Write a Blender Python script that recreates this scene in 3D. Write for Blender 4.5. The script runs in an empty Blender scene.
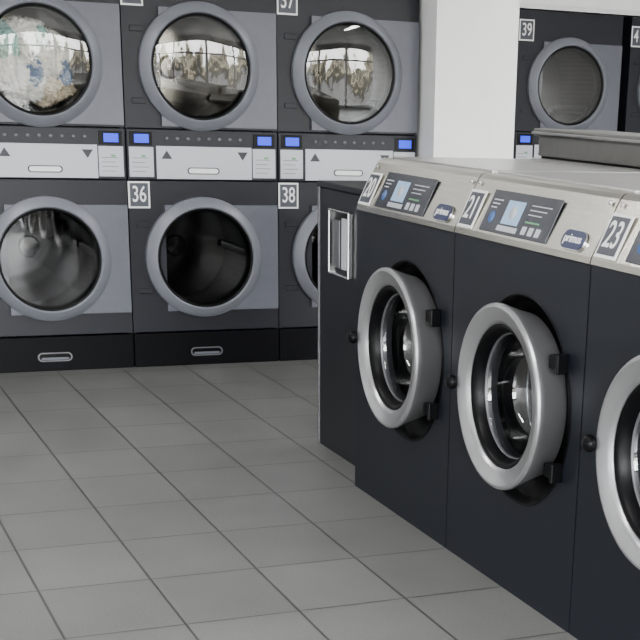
import bpy, bmesh, math, random
from math import sin, cos, pi, atan2, sqrt
from mathutils import Vector, Matrix, noise
random.seed(4)
SC = bpy.context.scene
COL = SC.collection

# ------------------------------------------------------------ materials
def mat(name, col, rough=0.5, metal=0.0, nscale=0, namt=0.0, bump=0.0, stretch=None, spec=0.5, coat=0.0, aniso=0.0):
    m = bpy.data.materials.new(name); m.use_nodes = True
    nt = m.node_tree; b = nt.nodes["Principled BSDF"]
    b.inputs["Base Color"].default_value = (*col, 1)
    b.inputs["Roughness"].default_value = rough
    b.inputs["Metallic"].default_value = metal
    b.inputs["Specular IOR Level"].default_value = spec
    b.inputs["Coat Weight"].default_value = coat
    if aniso:
        b.inputs["Anisotropic"].default_value = aniso
        t = nt.nodes.new("ShaderNodeTangent"); t.direction_type = 'RADIAL'; t.axis = 'Y'
        nt.links.new(t.outputs[0], b.inputs["Tangent"])
    if nscale:
        tc = nt.nodes.new("ShaderNodeTexCoord"); mp = nt.nodes.new("ShaderNodeMapping")
        if stretch: mp.inputs["Scale"].default_value = stretch
        n = nt.nodes.new("ShaderNodeTexNoise"); n.inputs["Scale"].default_value = nscale
        n.inputs["Detail"].default_value = 4
        nt.links.new(tc.outputs["Object"], mp.inputs[0]); nt.links.new(mp.outputs[0], n.inputs[0])
        r = nt.nodes.new("ShaderNodeMapRange")
        r.inputs["From Min"].default_value = .3; r.inputs["From Max"].default_value = .7
        r.inputs["To Min"].default_value = 1-namt; r.inputs["To Max"].default_value = 1+namt
        nt.links.new(n.outputs[0], r.inputs[0])
        mx = nt.nodes.new("ShaderNodeVectorMath"); mx.operation = 'SCALE'
        mx.inputs[0].default_value = col
        nt.links.new(r.outputs[0], mx.inputs["Scale"])
        nt.links.new(mx.outputs[0], b.inputs["Base Color"])
        if bump:
            bp = nt.nodes.new("ShaderNodeBump"); bp.inputs["Strength"].default_value = bump
            bp.inputs["Distance"].default_value = 0.002
            nt.links.new(n.outputs[0], bp.inputs["Height"]); nt.links.new(bp.outputs[0], b.inputs["Normal"])
    return m

def emis(name, col, s):
    m = bpy.data.materials.new(name); m.use_nodes = True
    b = m.node_tree.nodes["Principled BSDF"]
    b.inputs["Base Color"].default_value = (*col, 1)
    b.inputs["Emission Color"].default_value = (*col, 1)
    b.inputs["Emission Strength"].default_value = s
    return m

def glassmat(name, tint, f0=0.06, f1=0.9, rough=0.01):
    m = bpy.data.materials.new(name); m.use_nodes = True
    nt = m.node_tree; nt.nodes.clear()
    out = nt.nodes.new("ShaderNodeOutputMaterial"); mix = nt.nodes.new("ShaderNodeMixShader")
    tr = nt.nodes.new("ShaderNodeBsdfTransparent"); tr.inputs[0].default_value = (*tint, 1)
    gl = nt.nodes.new("ShaderNodeBsdfGlossy"); gl.inputs["Roughness"].default_value = rough
    lw = nt.nodes.new("ShaderNodeLayerWeight"); lw.inputs[0].default_value = 0.25
    mr = nt.nodes.new("ShaderNodeMapRange"); mr.inputs["To Min"].default_value = f0; mr.inputs["To Max"].default_value = f1
    nt.links.new(lw.outputs["Fresnel"], mr.inputs[0])
    nt.links.new(mr.outputs[0], mix.inputs[0]); nt.links.new(tr.outputs[0], mix.inputs[1])
    nt.links.new(gl.outputs[0], mix.inputs[2]); nt.links.new(mix.outputs[0], out.inputs[0])
    return m

def perforated(name, base, rough=.3):
    m = mat(name, base, rough, 1.0)
    nt = m.node_tree; b = nt.nodes["Principled BSDF"]
    uv = nt.nodes.new("ShaderNodeTexCoord"); sc = nt.nodes.new("ShaderNodeVectorMath"); sc.operation = 'MULTIPLY'
    sc.inputs[1].default_value = (60, 18, 1)
    fr = nt.nodes.new("ShaderNodeVectorMath"); fr.operation = 'FRACTION'
    sb = nt.nodes.new("ShaderNodeVectorMath"); sb.operation = 'SUBTRACT'; sb.inputs[1].default_value = (.5, .5, 0)
    ln = nt.nodes.new("ShaderNodeVectorMath"); ln.operation = 'LENGTH'
    lt = nt.nodes.new("ShaderNodeMath"); lt.operation = 'LESS_THAN'; lt.inputs[1].default_value = .22
    mx = nt.nodes.new("ShaderNodeMix"); mx.data_type = 'RGBA'
    mx.inputs[6].default_value = (*base, 1); mx.inputs[7].default_value = (.01, .01, .01, 1)
    L = nt.links.new
    L(uv.outputs["UV"], sc.inputs[0]); L(sc.outputs[0], fr.inputs[0]); L(fr.outputs[0], sb.inputs[0])
    L(sb.outputs[0], ln.inputs[0]); L(ln.outputs["Value"], lt.inputs[0]); L(lt.outputs[0], mx.inputs[0]); L(mx.outputs[2], b.inputs["Base Color"])
    return m

M = {}
M['dbody'] = mat("dryer_charcoal", (.012, .013, .018), .42, .0, 40, .06, spec=.25)
M['ddoor'] = mat("dryer_door_grey", (.095, .100, .122), .45, .15, 30, .04)
M['dring'] = mat("dryer_ring_grey", (.175, .185, .214), .42, .2)
M['black'] = mat("black_plastic", (.002, .002, .0025), .35, spec=.12)
M['kick'] = mat("kick_black", (.002, .002, .003), .45, spec=.08)
M['rubber'] = mat("rubber", (.005, .005, .006), .55, spec=.2)
M['white'] = mat("label_white", (.80, .80, .80), .45)
M['tagf'] = mat("tag_field", (.04, .045, .06), .45)
M['lpanel'] = mat("light_panel", (.46, .47, .51), .4)
M['dark'] = mat("dark_ink", (.015, .017, .025), .5)
M['lcd'] = emis("blue_lcd", (.006, .035, .80), .9)
M['lcd2'] = emis("pale_lcd", (.24, .36, .52), .5)
M['green'] = mat("green_mark", (.10, .30, .14), .4)
M['bluep'] = mat("blue_print", (.05, .11, .30), .4)
M['wbody'] = mat("washer_charcoal", (.0055, .0072, .0115), .40, .0, 60, .05, spec=.22)
M['steel'] = mat("brushed_steel", (.60, .575, .51), .24, 1.0, 8, .10, .15, (1, 1, 60))
M['steeltop'] = mat("top_steel", (.60, .59, .57), .28, 1.0, 10, .08, .1, (1, 30, 1))
M['silver'] = mat("silver_ring", (.44, .44, .455), .30, .85)
M['chrome'] = mat("chrome", (.70, .70, .71), .15, 1.0)
M['drum'] = perforated("perforated_drum", (.06, .058, .055), .38)
M['wdrum'] = perforated("washer_drum", (.24, .24, .24))
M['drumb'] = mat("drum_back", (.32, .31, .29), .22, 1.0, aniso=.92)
M['drumlow'] = mat("drum_back_shaded", (.085, .085, .086), .13, 1.0, aniso=.97)  # same steel as drum back, shade of the lower drums put into its colour
M['cab'] = mat("cabinet_grey", (.011, .012, .015), .42, .1, 30, .05, spec=.25)
M['rearm'] = mat("rear_unit_metal", (.19, .185, .175), .42, .6, 20, .06)
M['trimg'] = mat("trim_grey", (.13, .13, .14), .4, .5)
M['badge'] = mat("badge_blue", (.012, .02, .07), .3)
M['overlay'] = mat("overlay_dark", (.022, .025, .036), .25)
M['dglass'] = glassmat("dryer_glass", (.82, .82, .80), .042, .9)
M['dglasslow'] = glassmat("dryer_glass_shaded", (.62, .62, .62), .036, .9)  # same door glass, its darker tint stands in for shade in the lower drums
M['wglass'] = glassmat("washer_glass", (.44, .46, .48), .09, .95)
M['wall'] = mat("white_paint", (.92, .92, .92), .6, 0, 12, .02)
M['ceil'] = mat("ceiling_paint", (.75, .75, .74), .7, 0, 10, .02)
M['alu'] = mat("window_aluminium", (.35, .35, .36), .4, .8)

# floor tile
def floor_mat():
    m = bpy.data.materials.new("floor_tiles"); m.use_nodes = True
    nt = m.node_tree; b = nt.nodes["Principled BSDF"]; L = nt.links.new
    tc = nt.nodes.new("ShaderNodeTexCoord"); mp = nt.nodes.new("ShaderNodeMapping")
    mp.inputs["Location"].default_value = (-2.03+33.3, 2.65+42.0, 0)
    br = nt.nodes.new("ShaderNodeTexBrick")
    br.offset = 0; br.squash = 1
    br.inputs["Scale"].default_value = 1
    br.inputs["Brick Width"].default_value = .333; br.inputs["Row Height"].default_value = .42
    br.inputs["Mortar Size"].default_value = .0042; br.inputs["Mortar Smooth"].default_value = .2
    br.inputs["Color1"].default_value = (.134, .134, .127, 1); br.inputs["Color2"].default_value = (.153, .153, .145, 1)
    br.inputs["Mortar"].default_value = (.045, .043, .037, 1)
    L(tc.outputs["Object"], mp.inputs[0]); L(mp.outputs[0], br.inputs[0])
    n = nt.nodes.new("ShaderNodeTexNoise"); n.inputs["Scale"].default_value = 2.5; n.inputs["Detail"].default_value = 6
    L(tc.outputs["Object"], n.inputs[0])
    n2 = nt.nodes.new("ShaderNodeTexNoise"); n2.inputs["Scale"].default_value = 120; n2.inputs["Detail"].default_value = 3
    L(tc.outputs["Object"], n2.inputs[0])
    a = nt.nodes.new("ShaderNodeMath"); a.operation = 'ADD'; L(n.outputs[0], a.inputs[0]); L(n2.outputs[0], a.inputs[1])
    r = nt.nodes.new("ShaderNodeMapRange"); r.inputs["From Min"].default_value = .6; r.inputs["From Max"].default_value = 1.4
    r.inputs["To Min"].default_value = .78; r.inputs["To Max"].default_value = 1.22; L(a.outputs[0], r.inputs[0])
    s = nt.nodes.new("ShaderNodeVectorMath"); s.operation = 'SCALE'; L(br.outputs[0], s.inputs[0]); L(r.outputs[0], s.inputs["Scale"])
    L(s.outputs[0], b.inputs["Base Color"])
    b.inputs["Roughness"].default_value = .34
    bp = nt.nodes.new("ShaderNodeBump"); bp.inputs["Strength"].default_value = .3; bp.inputs["Distance"].default_value = .001; bp.invert = True
    L(br.outputs["Fac"], bp.inputs["Height"]); L(bp.outputs[0], b.inputs["Normal"])
    return m
M['floor'] = floor_mat()

# ------------------------------------------------------------ mesh helpers
def addobj(name, me, parent=None, mats=()):
    o = bpy.data.objects.new(name, me); COL.objects.link(o)
    for mm in mats: me.materials.append(mm)
    if parent: o.parent = parent
    return o

def box(name, x0, x1, y0, y1, z0, z1, m, parent=None, bev=0.0, seg=2):
    bm = bmesh.new(); bmesh.ops.create_cube(bm, size=1)
    for v in bm.verts:
        v.co = Vector(((x0+x1)/2+v.co.x*(x1-x0), (y0+y1)/2+v.co.y*(y1-y0), (z0+z1)/2+v.co.z*(z1-z0)))
    if bev: bmesh.ops.bevel(bm, geom=bm.edges[:], offset=bev, segments=seg, affect='EDGES', profile=.5)
    me = bpy.data.meshes.new(name); bm.to_mesh(me); bm.free()
    return addobj(name, me, parent, [m])

def poly_prism(name, pts, d0, d1, m, parent=None, axis='y', bev=0):
    """pts 2D extruded. axis y: pts=(x,z); axis x: pts=(y,z)"""
    bm = bmesh.new()
    f = (lambda p, d: (p[0], d, p[1])) if axis == 'y' else (lambda p, d: (d, p[0], p[1]))
    a = [bm.verts.new(f(p, d0)) for p in pts]; b = [bm.verts.new(f(p, d1)) for p in pts]
    n = len(pts); bm.faces.new(a); bm.faces.new(b[::-1])
    for i in range(n): bm.faces.new([a[i], b[i], b[(i+1) % n], a[(i+1) % n]])
    bmesh.ops.recalc_face_normals(bm, faces=bm.faces[:])
    if bev: bmesh.ops.bevel(bm, geom=bm.edges[:], offset=bev, segments=2, affect='EDGES')
    me = bpy.data.meshes.new(name); bm.to_mesh(me); bm.free()
    return addobj(name, me, parent, [m])

def lathe(name, cx, cz, prof, m, parent=None, n=72, smooth=True, oy=0, sharp=None):
    """revolve (r,y) about the y axis through cx,cz"""
    verts = []; faces = []; uvs = []
    for (r, y) in prof:
        for i in range(n):
            a = 2*pi*i/n; verts.append((r*cos(a), y, r*sin(a)))
    k = len(prof)
    for j in range(k-1):
        for i in range(n):
            i2 = (i+1) % n
            faces.append((j*n+i, j*n+i2, (j+1)*n+i2, (j+1)*n+i))
            uvs += [(i/n, j/(k-1)), ((i+1)/n, j/(k-1)), ((i+1)/n, (j+1)/(k-1)), (i/n, (j+1)/(k-1))]
    me = bpy.data.meshes.new(name); me.from_pydata(verts, [], faces)
    uvl = me.uv_layers.new(name="UVMap")
    for i, u in enumerate(uvs): uvl.data[i].uv = u
    if smooth: me.polygons.foreach_set("use_smooth", [True]*len(me.polygons))
    if sharp: me.set_sharp_from_angle(angle=math.radians(sharp))
    o = addobj(name, me, parent, [m]); o.location = (cx, oy, cz)
    return o

def plate_hole(name, x0, x1, z0, z1, cx, cz, R, y0, y1, m, parent=None, n=72):
    """plate in xz with round hole, front at y0, back at y1"""
    angs = [2*pi*i/n for i in range(n)] + [atan2(z-cz, x-cx) % (2*pi) for x in (x0, x1) for z in (z0, z1)]
    angs = sorted(set(round(a, 6) for a in angs))
    verts = []; faces = []; k = len(angs)
    for a in angs:
        c, s = cos(a), sin(a)
        tx = ((x1-cx)/c if c > 1e-9 else (x0-cx)/c if c < -1e-9 else 1e9)
        tz = ((z1-cz)/s if s > 1e-9 else (z0-cz)/s if s < -1e-9 else 1e9)
        t = min(tx, tz)
        verts += [(cx+R*c, y0, cz+R*s), (cx+t*c, y0, cz+t*s), (cx+R*c, y1, cz+R*s), (cx+t*c, y1, cz+t*s)]
    for i in range(k):
        a, b = 4*i, 4*((i+1) % k)
        faces += [(a, a+1, b+1, b), (a+2, b+2, b+3, a+3), (a, b, b+2, a+2), (a+1, a+3, b+3, b+1)]
    me = bpy.data.meshes.new(name); me.from_pydata(verts, [], faces)
    bm = bmesh.new(); bm.from_mesh(me); bmesh.ops.recalc_face_normals(bm, faces=bm.faces[:]); bm.to_mesh(me); bm.free()
    return addobj(name, me, parent, [m])

def shell(name, x0, x1, y0, y1, z0, z1, m, parent):
    """cabinet open at the front (y0) with 1.5cm walls"""
    t = .015
    bm = bmesh.new()
    for (a, b, c, d, e, f) in [(x0, x0+t, y0, y1, z0, z1), (x1-t, x1, y0, y1, z0, z1), (x0+t, x1-t, y0, y1, z1-t, z1),
                               (x0+t, x1-t, y0, y1, z0, z0+t), (x0+t, x1-t, y1-t, y1, z0+t, z1-t)]:
        r = bmesh.ops.create_cube(bm, size=1)
        for v in r['verts']:
            v.co = Vector(((a+b)/2+v.co.x*(b-a), (c+d)/2+v.co.y*(d-c), (e+f)/2+v.co.z*(f-e)))
    me = bpy.data.meshes.new(name); bm.to_mesh(me); bm.free()
    return addobj(name, me, parent, [m])

def text(name, body, size, m, parent, loc, rot, ext=.0008, bold=0.0, sx=1):
    cu = bpy.data.curves.new(name, 'FONT'); cu.body = body; cu.size = size
    cu.align_x = 'CENTER'; cu.align_y = 'CENTER'; cu.extrude = ext; cu.offset = bold
    cu.materials.append(m)
    o = bpy.data.objects.new(name, cu); COL.objects.link(o); o.parent = parent
    o.location = loc; o.rotation_euler = rot; o.scale = (sx, 1, 1)
    return o

def slot(name, cx, cz, w, h, y0, y1, m, parent, rr=None):
    """stadium shaped prism"""
    r = h/2; pts = []
    for i in range(13): a = -pi/2+pi*i/12; pts.append((cx+w/2-r+r*cos(a), cz+r*sin(a)))
    for i in range(13): a = pi/2+pi*i/12; pts.append((cx-w/2+r+r*cos(a), cz+r*sin(a)))
    return poly_prism(name, pts, y0, y1, m, parent)

def empty(name, loc, rz=0):
    o = bpy.data.objects.new(name, None); COL.objects.link(o); o.location = loc; o.rotation_euler = (0, 0, rz)
    o.empty_display_size = .1
    return o

RX = (pi/2, 0, 0)
def number_tag(parent, num, x, z, y=0., w=.112, h=.134):
    box("number_tag", x-w/2, x+w/2, y-.004, y, z-h/2, z+h/2, M['white'], parent, .0015)
    i = .009
    box("tag_field", x-w/2+i, x+w/2-i, y-.0048, y-.003, z-h/2+i, z+h/2-i, M['tagf'], parent)
    text("tag_digits", num, h*.84, M['white'], parent, (x, y-.0056, z), RX, ext=.0006, bold=.0006, sx=.70*w/h*1.15)

# ------------------------------------------------------------ dryers
DW = .80; DDEP = .85
def dryer_door(p, cz, pz0, pz1, upper):
    cx = .388
    # grey door slab with round hole, right hand part
    plate_hole("door_panel", .185, .792, pz0, pz1, cx, cz, .25, -.022, -.002, M['ddoor'], p)
    lathe("door_ring", cx, cz, [(.25, .0), (.310, .0), (.311, -.018), (.3085, -.028), (.303, -.034), (.268, -.062), (.262, -.064), (.257, -.060), (.254, -.05), (.25, -.03)], M['dring'], p, sharp=24)
    lathe("door_seal", cx, cz, [(.256, -.05), (.252, -.055), (.244, -.05), (.238, -.035), (.236, .03), (.245, .05)], M['black'], p)
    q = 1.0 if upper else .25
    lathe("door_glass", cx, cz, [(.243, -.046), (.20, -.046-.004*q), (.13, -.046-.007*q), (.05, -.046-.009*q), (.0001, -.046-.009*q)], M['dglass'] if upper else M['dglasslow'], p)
    lathe("drum", cx, cz, [(.24, .03), (.30, .07), (.305, .10), (.305, .20), (.305, .3), (.305, .4), (.305, .5), (.305, .6), (.30, .63)], M['drum'], p)
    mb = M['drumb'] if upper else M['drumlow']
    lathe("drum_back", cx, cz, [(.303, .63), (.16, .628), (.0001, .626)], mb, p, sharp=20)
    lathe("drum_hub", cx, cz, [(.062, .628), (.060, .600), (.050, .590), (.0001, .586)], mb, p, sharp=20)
    for k in range(3):
        a = 2*pi*k/3+.5+(.6 if upper else 0)
        b = box("drum_lifter", -.02, .02, .12, .6, -.305, -.262, M['drum'], p, .01)
        b.location = (cx, 0, cz); b.rotation_euler = (0, a, 0)

def tri(p, x, z, s, up):
    pts = [(x-s, z-s*.7), (x+s, z-s*.7), (x, z+s*.8)] if up else [(x-s, z+s*.7), (x+s, z+s*.7), (x, z-s*.8)]
    poly_prism("arrow_mark", pts, -.0175, -.016, M['dark'], p)

def dryer(x, y, top=None, low=None):
    p = empty("stacked_tumble_dryer", (x, y, 0))
    g = .003
    shell("cabinet", g, DW-g, .02, DDEP, 0, 1.98, M['dbody'], p)
    # kick plate
    box("kick_plate", g, DW-g, -.012, .02, .0, .176, M['kick'], p, .004)
    slot("kick_handle_rim", .39, .072, .175, .046, -.0145, -.010, M['trimg'], p)
    slot("kick_handle", .39, .072, .160, .034, -.0155, -.0140, M['black'], p)
    slot("kick_handle_bar", .39, .064, .14, .012, -.018, -.015, M['ddoor'], p)
    # lower and upper fronts
    plate_hole("lower_front", g, DW-g, .184, .955, .388, .568, .262, -.002, .02, M['dbody'], p)
    plate_hole("upper_front", g, DW-g, 1.215, 1.98, .388, 1.515, .262, -.002, .02, M['dbody'], p)
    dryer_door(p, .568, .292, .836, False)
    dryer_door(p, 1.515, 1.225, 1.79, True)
    # control strip
    box("control_strip", g, DW-g, -.012, .02, .960, 1.210, M['dbody'], p, .005)
    box("light_panel", .152, .655, -.016, -.010, .966, 1.128, M['lpanel'], p, .002)
    slot("panel_handle_rim", .395, 1.008, .17, .034, -.0175, -.015, M['dark'], p)
    slot("panel_handle", .395, 1.008, .155, .024, -.0185, -.016, M['white'], p)
    tri(p, .205, 1.085, .028, True); tri(p, .605, 1.085, .028, False)
    for xx in (.075, .722):
        box("instruction_card", xx-.062, xx+.062, -.015, -.011, .975, 1.122, M['lpanel'], p, .001)
        for r in range(4):
            box("card_text", xx-.048, xx+.02+.015*(r % 2), -.0156, -.015, 1.0+.022*r, 1.003+.022*r, M['trimg'], p)
        box("lcd_bezel", xx-.058, xx+.058, -.015, -.011, 1.130, 1.196, M['black'], p, .002)
        box("lcd", xx-.034, xx+.040, -.0165, -.0145, 1.142, 1.184, M['lcd'], p)
        box("green_tag", xx+.0, xx+.022, -.0165, -.0145, 1.072, 1.082, M['green'], p)
    for i in range(8):
        xx = .21+i*.055
        lathe("program_button", xx, 1.165, [(.0001, -.016), (.009, -.016), (.010, -.012)], M['trimg'], p, n=16)
    if top: number_tag(p, top, .058, 1.855, -.002)
    if low: number_tag(p, low, .058, .886, -.002)
    # hinges on left
    for cz in (.568, 1.515):
        for dz in (-.17, .17):
            box("hinge", .04, .11, -.010, -.002, cz+dz-.014, cz+dz+.014, M['dbody'], p, .003)
    return p

X0 = 2.4365
dryer(X0-2*DW, 0, "31", "32")
dryer(X0-DW, 0, "33", "34")
dryer(X0, 0, "35", "36")
dryer(X0+DW, 0, "37", "38")
dryer(5.395, 1.5, "39", "40")
dryer(6.262, 1.5, "41", "42")

# laundry
def cloth_blob(name, c, s, seed, m, rx=1, rz=1):
    bm = bmesh.new(); bmesh.ops.create_icosphere(bm, subdivisions=6, radius=1)
    S1 = Vector((seed, 0, 0)); S2 = Vector((0, seed, 3))
    for v in bm.verts:
        d = v.co.normalized()
        w = d+.35*Vector((noise.noise(d*3+S1), noise.noise(d*3+S2), noise.noise(d*3-S1)))
        fold = 1-abs(noise.noise(w*4.2+S2))*2
        fold2 = 1-abs(noise.noise(w*9+S1))*2
        f = 1+.28*noise.noise(d*1.7+S1)+.26*(fold-.5)+.13*(fold2-.5)
        v.co = Vector((d.x*s*rx, d.y*s*.8, d.z*s*rz))*f+Vector(c)
        v.co.y = max(v.co.y, -.125)
    me = bpy.data.meshes.new(name); bm.to_mesh(me); bm.free()
    me.polygons.foreach_set("use_smooth", [True]*len(me.polygons))
    return me
def laundry(loc, specs):
    root = empty("laundry_pile", loc)
    for i, (c, s, m, rx, rz) in enumerate(specs):
        addobj("garment_%d" % (i+1), cloth_blob("g", c, s, i*7.3+1, m, rx, rz), root, [m])
c_w = mat("cloth_white", (.88, .87, .85), .9, 0, 20, .1)
c_t = mat("cloth_teal", (.42, .68, .64), .9, 0, 20, .1)
c_b = mat("cloth_blue", (.12, .20, .36), .9, 0, 20, .1)
c_g = mat("cloth_beige", (.62, .54, .42), .9, 0, 20, .1)
laundry((X0-DW+.388, .10, 1.515), [((-.09, -.02, -.10), .12, c_w, 1.1, .9), ((.06, .0, -.13), .10, c_g, 1.1, .7), ((.02, -.02, .00), .105, c_w, 1.0, 1.1),
        ((-.01, -.07, -.05), .05, c_b, .8, 1.6), ((-.13, .0, .06), .09, c_t, .8, 1.2), ((.09, .0, .05), .08, c_w, 1, 1.1), ((-.04, .0, .13), .08, c_w, 1.2, .8),
        ((.13, -.02, -.06), .065, c_b, .7, 1.1), ((.04, -.05, .09), .04, c_t, .8, 1.5)])
laundry((6.262+.388, 1.62, 1.515), [((-.12, -.02, -.08), .13, c_t, 1, 1), ((.04, 0, -.13), .10, c_w, 1.2, .7)])

# ------------------------------------------------------------ washers
WW = .854; WX = 2.685; WY = -2.634
TILT = atan2(.08, .17)     # control panel leaning back
def washer(k, num):
    p = empty("washing_machine", (WX, WY-k*WW, 0), -pi/2)
    g = .003; cx = .488; cz = .595
    shell("cabinet", g, WW-g, .02, .80, .0, 1.03, M['wbody'], p)
    plate_hole("front_panel", g, WW-g, .0, 1.025, cx, cz, .308, 0, .02, M['wbody'], p)
    # steel control console, side profile extruded across
    prof = [(-.004, 1.028), (.0, 1.045), (.076, 1.192), (.086, 1.203), (.10, 1.208), (.80, 1.208), (.80, 1.028)]
    c = poly_prism("steel_console", prof, g, WW-g, M['steel'], p, axis='x')
    box("top_lid", .02, WW-.02, .13, .78, 1.206, 1.214, M['steeltop'], p, .003)
    # recess behind door
    lathe("door_recess", cx, cz, [(.309, -.001), (.306, -.004), (.300, .0), (.292, .02), (.285, .04), (.20, .045)], M['black'], p)
    dx, dz0 = cx-.014, cz+.011
    # door ring
    lathe("door_ring", dx, dz0, [(.20, .03), (.240, .03), (.248, .0), (.258, -.030), (.267, -.052), (.2700, -.060), (.2700, -.068), (.266, -.074), (.258, -.076), (.222, -.068),
          (.216, -.064), (.210, -.056), (.208, -.045)], M['silver'], p, n=96, sharp=24)
    lathe("inner_rim", dx, dz0, [(.211, -.052), (.204, -.056), (.194, -.048), (.188, -.03), (.182, -.015), (.180, .01)], M['black'], p)
    lathe("glass_clamp", dx, dz0, [(.184, -.018), (.182, -.021), (.180, -.018), (.178, -.005), (.178, .02)], M['trimg'], p)
    lathe("door_glass", dx, dz0, [(.182, -.016), (.178, -.012), (.175, .005), (.170, .03), (.162, .06), (.150, .085), (.12, .105), (.06, .118), (.0001, .12)], M['wglass'], p)
    lathe("door_gasket", cx, cz, [(.20, .045), (.195, .10), (.215, .13), (.25, .14)], M['rubber'], p)
    lathe("drum_lip", cx, cz, [(.225, .125), (.212, .128), (.206, .138), (.212, .15), (.24, .155)], M['chrome'], p)
    lathe("drum", cx, cz, [(.215, .135), (.28, .16), (.285, .2), (.285, .3), (.285, .4), (.285, .5), (.28, .6)], M['wdrum'], p)
    lathe("drum_back", cx, cz, [(.28, .6), (.24, .615), (.22, .595), (.17, .60), (.15, .58), (.1, .585), (.08, .565), (.0001, .56)], M['drumb'], p)
    for j in range(3):
        b = box("drum_lifter", -.03, .03, .18, .58, -.285, -.20, M['wdrum'], p, .012)
        b.location = (cx, 0, cz); b.rotation_euler = (0, 2*pi*j/3+.7, 0)
    # hinge blocks right, knob left
    for dz in (.155, -.150):
        box("hinge", cx+.215, cx+.276, -.030, .0, cz+dz-.020, cz+dz+.020, M['black'], p, .006)
        box("hinge_plate", cx+.260, cx+.278, -.036, .0, cz+dz-.028, cz+dz+.028, M['black'], p, .004)
    box("latch_arm", cx-.289, cx-.264, -.066, -.03, cz-.018, cz+.028, M['black'], p, .008)
    lathe("door_knob", cx-.292, cz+.006, [(.0001, -.106), (.015, -.103), (.023, -.093), (.023, -.082), (.016, -.074), (.012, -.05)], M['black'], p, n=28)
    # tilted console furniture
    t = empty("console_face", (0, 0, 1.045)); t.parent = p
    t.rotation_euler = (-TILT*1.0, 0, 0)
    # in this frame z runs up the sloping panel, x across
    number_tag(t, num, .066, .064, -.001, .108, .122)
    box("control_overlay", .165, .590, -.003, .0, .008, .136, M['overlay'], t, .001)
    box("display", .285, .390, -.0045, -.002, .038, .110, M['lcd2'], t)
    lathe("dial_print", .337, .074, [(.0001, -.0050), (.020, -.0050), (.021, -.004)], M['lpanel'], t, n=28)
    box("display_card", .275, .400, -.0042, -.002, .016, .032, M['lpanel'], t)
    for i in range(3):
        box("overlay_text", .185, .245-.012*i, -.0042, -.002, .104-.012*i, .108-.012*i, M['lpanel'], t)
    for i in range(3):
        box("key", .430+.042*i, .455+.042*i, -.0045, -.002, .018, .042, M['lpanel'], t)
        box("key_caption", .430, .55-.02*i, -.0042, -.002, .104-.014*i, .107-.014*i, M['lpanel'], t)
    box("green_line", .430, .515, -.0042, -.002, .053, .058, M['green'], t)
    lathe("touch_print", .212, .052, [(.0001, -.005), (.017, -.005), (.019, -.002)], M['bluep'], t, n=24)
    slot("badge", .735, .034, .125, .056, -.006, .0, M['chrome'], t)
    slot("badge_face", .735, .034, .121, .052, -.0075, -.005, M['badge'], t)
    text("badge_text", "primus", .034, M['white'], t, (.735, -.0084, .036), RX, bold=.0002)
    for xx in (.03, WW-.03):
        lathe("screw", xx, .150, [(.0001, -.004), (.006, -.003), (.007, .0)], M['chrome'], t, n=14)
    box("toe_rail", .01, WW-.01, .004, .018, .0, .03, M['kick'], p)
    return p
washer(0, "20"); washer(1, "21"); washer(2, "23"); washer(3, "24")

# ------------------------------------------------------------ coin / soap cabinet at the end of the row
def cabinet():
    p = empty("soap_dispenser_cabinet", (2.79, -1.925, 0), -pi/2)
    w = .69
    box("body", .012, w, 0, .70, 0, 1.06, M['cab'], p, .004)
    box("edge_trim", 0, .014, -.006, .70, 0, 1.075, M['trimg'], p, .003)
    box("top_cap", 0, w, -.010, .71, 1.06, 1.085, M['cab'], p, .006)
    # framed hatch
    x0, x1, z0, z1 = .165, .395, .735, .99
    for (a, b, c, d) in [(x0, x1, z1-.010, z1), (x0, x1, z0, z0+.010), (x0, x0+.012, z0, z1), (x1-.012, x1, z0, z1)]:
        box("hatch_frame", a, b, -.022, .0, c, d, M['chrome'], p, .004)
    box("hatch_inset", x0+.012, x1-.012, -.006, .0, z0+.010, z1-.010, M['black'], p)
    box("hatch_flap", x0+.035, x1-.12, -.014, -.004, z0+.03, z1-.04, M['trimg'], p, .004)
    box("hatch_card", x1-.10, x1-.045, -.012, -.004, z0+.03, z1-.03, M['lpanel'], p, .002)
cabinet()

# ------------------------------------------------------------ back-to-back row behind
def rear_unit(y1, w):
    p = empty("rear_service_unit", (3.52, y1, 0), -pi/2)
    box("body", .0, w, .0, .8, 0, 1.195, M['cab'], p, .006)
    box("base_rail", .0, w, .005, .32, 1.195, 1.207, M['steeltop'], p, .003)
    box("upstand", .01, w, .03, .30, 1.215, 1.292, M['rearm'], p, .004)
    box("shadow_gap", .02, w-.01, .04, .29, 1.205, 1.218, M['black'], p)
    box("top_cap", -.01, w+.01, .012, .32, 1.290, 1.318, M['rearm'], p, .007)
    box("cap_edge", -.01, w+.01, .006, .016, 1.296, 1.306, M['steeltop'], p, .002)
rear_unit(-2.36, 2.66)

# ------------------------------------------------------------ room
XL, XR, YF, YB, H = -1.5, 8.6, -10.2, 2.6, 2.9
box("floor", XL, XR, YF, YB, -.1, 0, M['floor'])
box("ceiling", XL-.1, XR+.1, YF-.1, YB+.1, H, H+.1, M['ceil'])
box("wall_left", XL-.1, XL, YF, 1.0, 0, H, M['wall'])
box("wall_right", XR, XR+.1, YF, YB, 0, H, M['wall'])
box("wall_back", XL, 4.06, .92, 1.02, 0, H, M['wall'])
box("wall_back_bulkhead", XL, 4.045, .03, .92, 1.99, H, M['wall'])
box("wall_alcove", 4.4, XR, YB-.1, YB, 0, H, M['wall'])
box("wall_alcove_bulkhead", 4.54, XR, 1.52, YB-.1, 1.99, H, M['wall'])
box("wall_pillar", 4.052, 4.535, -.2, YB-.1, 0, H, M['wall'])
box("trim_1", 4.54, XR, 1.49, 1.52, 1.99, 2.02, M['white'])
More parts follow.
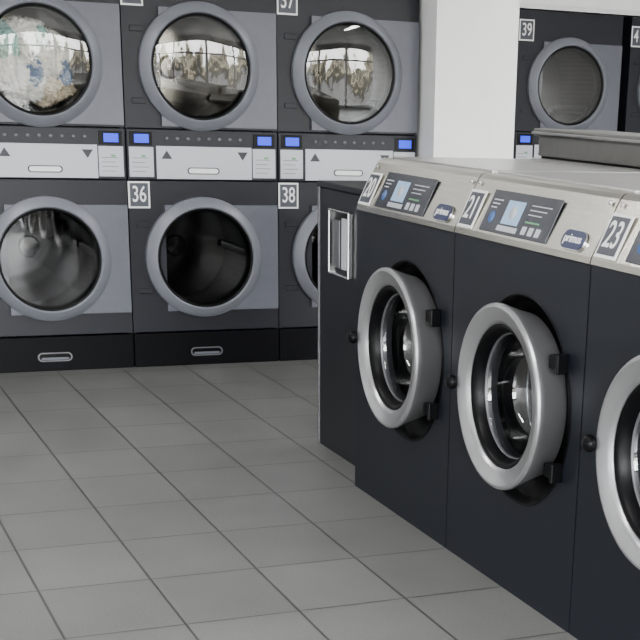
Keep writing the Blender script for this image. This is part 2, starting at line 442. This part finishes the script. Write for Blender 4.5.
# storefront
p = empty("window_1", (0, YF, 0))
box("sill", XL, XR, -.06, .06, 0, .25, M['alu'], p, .005)
box("head", XL, XR, -.06, .06, 2.6, H, M['alu'], p, .005)
xx = XL
i = 0
while xx < XR:
    box("mullion", xx, xx+.07, -.05, .05, .25, 2.6, M['alu'], p, .004); xx += 1.45; i += 1
box("transom", XL, XR, -.04, .04, 2.1, 2.16, M['alu'], p, .004)

# added fill lights, built as unseen ceiling fixtures
fillm = emis("fill_glow", (1, .99, .98), 6)
for (lx, ly) in [(1.0, -1.8), (1.0, -5.0), (5.6, -1.2), (5.6, -5.0)]:
    q = empty("ceiling_fill_light", (lx, ly, H))
    box("fill_housing", -.10, .10, -.7, .7, -.06, 0, M['white'], q, .01)
    box("fill_tube", -.05, .05, -.66, .66, -.085, -.06, fillm, q, .01)
    l = bpy.data.lights.new("fill_lamp", 'AREA'); l.shape = 'RECTANGLE'; l.size = .15; l.size_y = 1.3; l.color = (1, .99, .98)
    l.energy = 60 if lx > 3 else 40
    lo = bpy.data.objects.new("fill_lamp", l); COL.objects.link(lo); lo.parent = q; lo.location = (0, 0, -.095)

# daylight portal in storefront
l = bpy.data.lights.new("daylight_portal", 'AREA'); l.shape = 'RECTANGLE'; l.size = XR-XL; l.size_y = 2.4; l.energy = 1
l.cycles.is_portal = True
lo = bpy.data.objects.new("daylight_portal", l); COL.objects.link(lo)
lo.location = ((XL+XR)/2, YF-.12, 1.42); lo.rotation_euler = (pi/2, 0, 0)

# world: overcast bright street, facades and trees near the horizon
w = bpy.data.worlds.new("street"); SC.world = w; w.use_nodes = True
nt = w.node_tree; L = nt.links.new; nt.nodes.clear()
out = nt.nodes.new("ShaderNodeOutputWorld"); bg = nt.nodes.new("ShaderNodeBackground"); L(bg.outputs[0], out.inputs[0])
tc = nt.nodes.new("ShaderNodeTexCoord"); sp = nt.nodes.new("ShaderNodeSeparateXYZ"); L(tc.outputs["Generated"], sp.inputs[0])
mp = nt.nodes.new("ShaderNodeMapping"); mp.inputs["Scale"].default_value = (1, 1, .35); L(tc.outputs["Generated"], mp.inputs[0])
n = nt.nodes.new("ShaderNodeTexNoise"); n.inputs["Scale"].default_value = 22; n.inputs["Detail"].default_value = 4; n.inputs["Roughness"].default_value = .55
L(mp.outputs[0], n.inputs[0])
n2 = nt.nodes.new("ShaderNodeTexNoise"); n2.inputs["Scale"].default_value = 55; n2.inputs["Detail"].default_value = 5
L(tc.outputs["Generated"], n2.inputs[0])
m0 = nt.nodes.new("ShaderNodeMath"); m0.operation = 'MULTIPLY_ADD'; m0.inputs[1].default_value = .15
L(n2.outputs[0], m0.inputs[0])
m1 = nt.nodes.new("ShaderNodeMath"); m1.operation = 'MULTIPLY'; m1.inputs[1].default_value = .45
L(n.outputs[0], m1.inputs[0]); L(m1.outputs[0], m0.inputs[2])
ma = nt.nodes.new("ShaderNodeMath"); ma.operation = 'ADD'; L(m0.outputs[0], ma.inputs[0]); L(sp.outputs[2], ma.inputs[1])
cr = nt.nodes.new("ShaderNodeValToRGB"); L(ma.outputs[0], cr.inputs[0])
e = cr.color_ramp.elements; e[0].position = .15; e[0].color = (.12, .12, .12, 1); e[1].position = .60; e[1].color = (.95, .98, 1.0, 1)
for pos, c in [(.25, (.10, .10, .10, 1)), (.285, (.02, .02, .018, 1)), (.315, (.05, .045, .032, 1)), (.328, (.22, .20, .15, 1)), (.345, (.03, .03, .022, 1)), (.362, (.16, .15, .12, 1)), (.380, (.75, .75, .72, 1)), (.46, (.94, .975, 1.0, 1))]:
    x = e.new(pos); x.color = c
L(cr.outputs[0], bg.inputs[0]); bg.inputs[1].default_value = 49.0

# ------------------------------------------------------------ camera
C = Vector((0.7636, -7.6702, 1.4321)); yaw, pit, rol = 0.4575, 0.3325, 0.0393
fpx, pcx, pcy = 1441.8945, 480.7791, 593.8318
fw = Vector((sin(yaw)*cos(pit), cos(yaw)*cos(pit), -sin(pit))); rt = Vector((cos(yaw), -sin(yaw), 0)); up = rt.cross(fw)
r2 = rt*cos(rol)+up*sin(rol); u2 = -rt*sin(rol)+up*cos(rol)
cd = bpy.data.cameras.new("camera"); cam = bpy.data.objects.new("camera", cd); COL.objects.link(cam)
R = Matrix((r2, u2, -fw)).transposed()
cam.matrix_world = Matrix.Translation(C) @ R.to_4x4()
cd.sensor_width = 36; cd.sensor_fit = 'HORIZONTAL'; cd.lens = 36*fpx/640
cd.shift_x = (320-pcx)/640; cd.shift_y = (pcy-320)/640
cd.clip_start = .05
SC.camera = cam
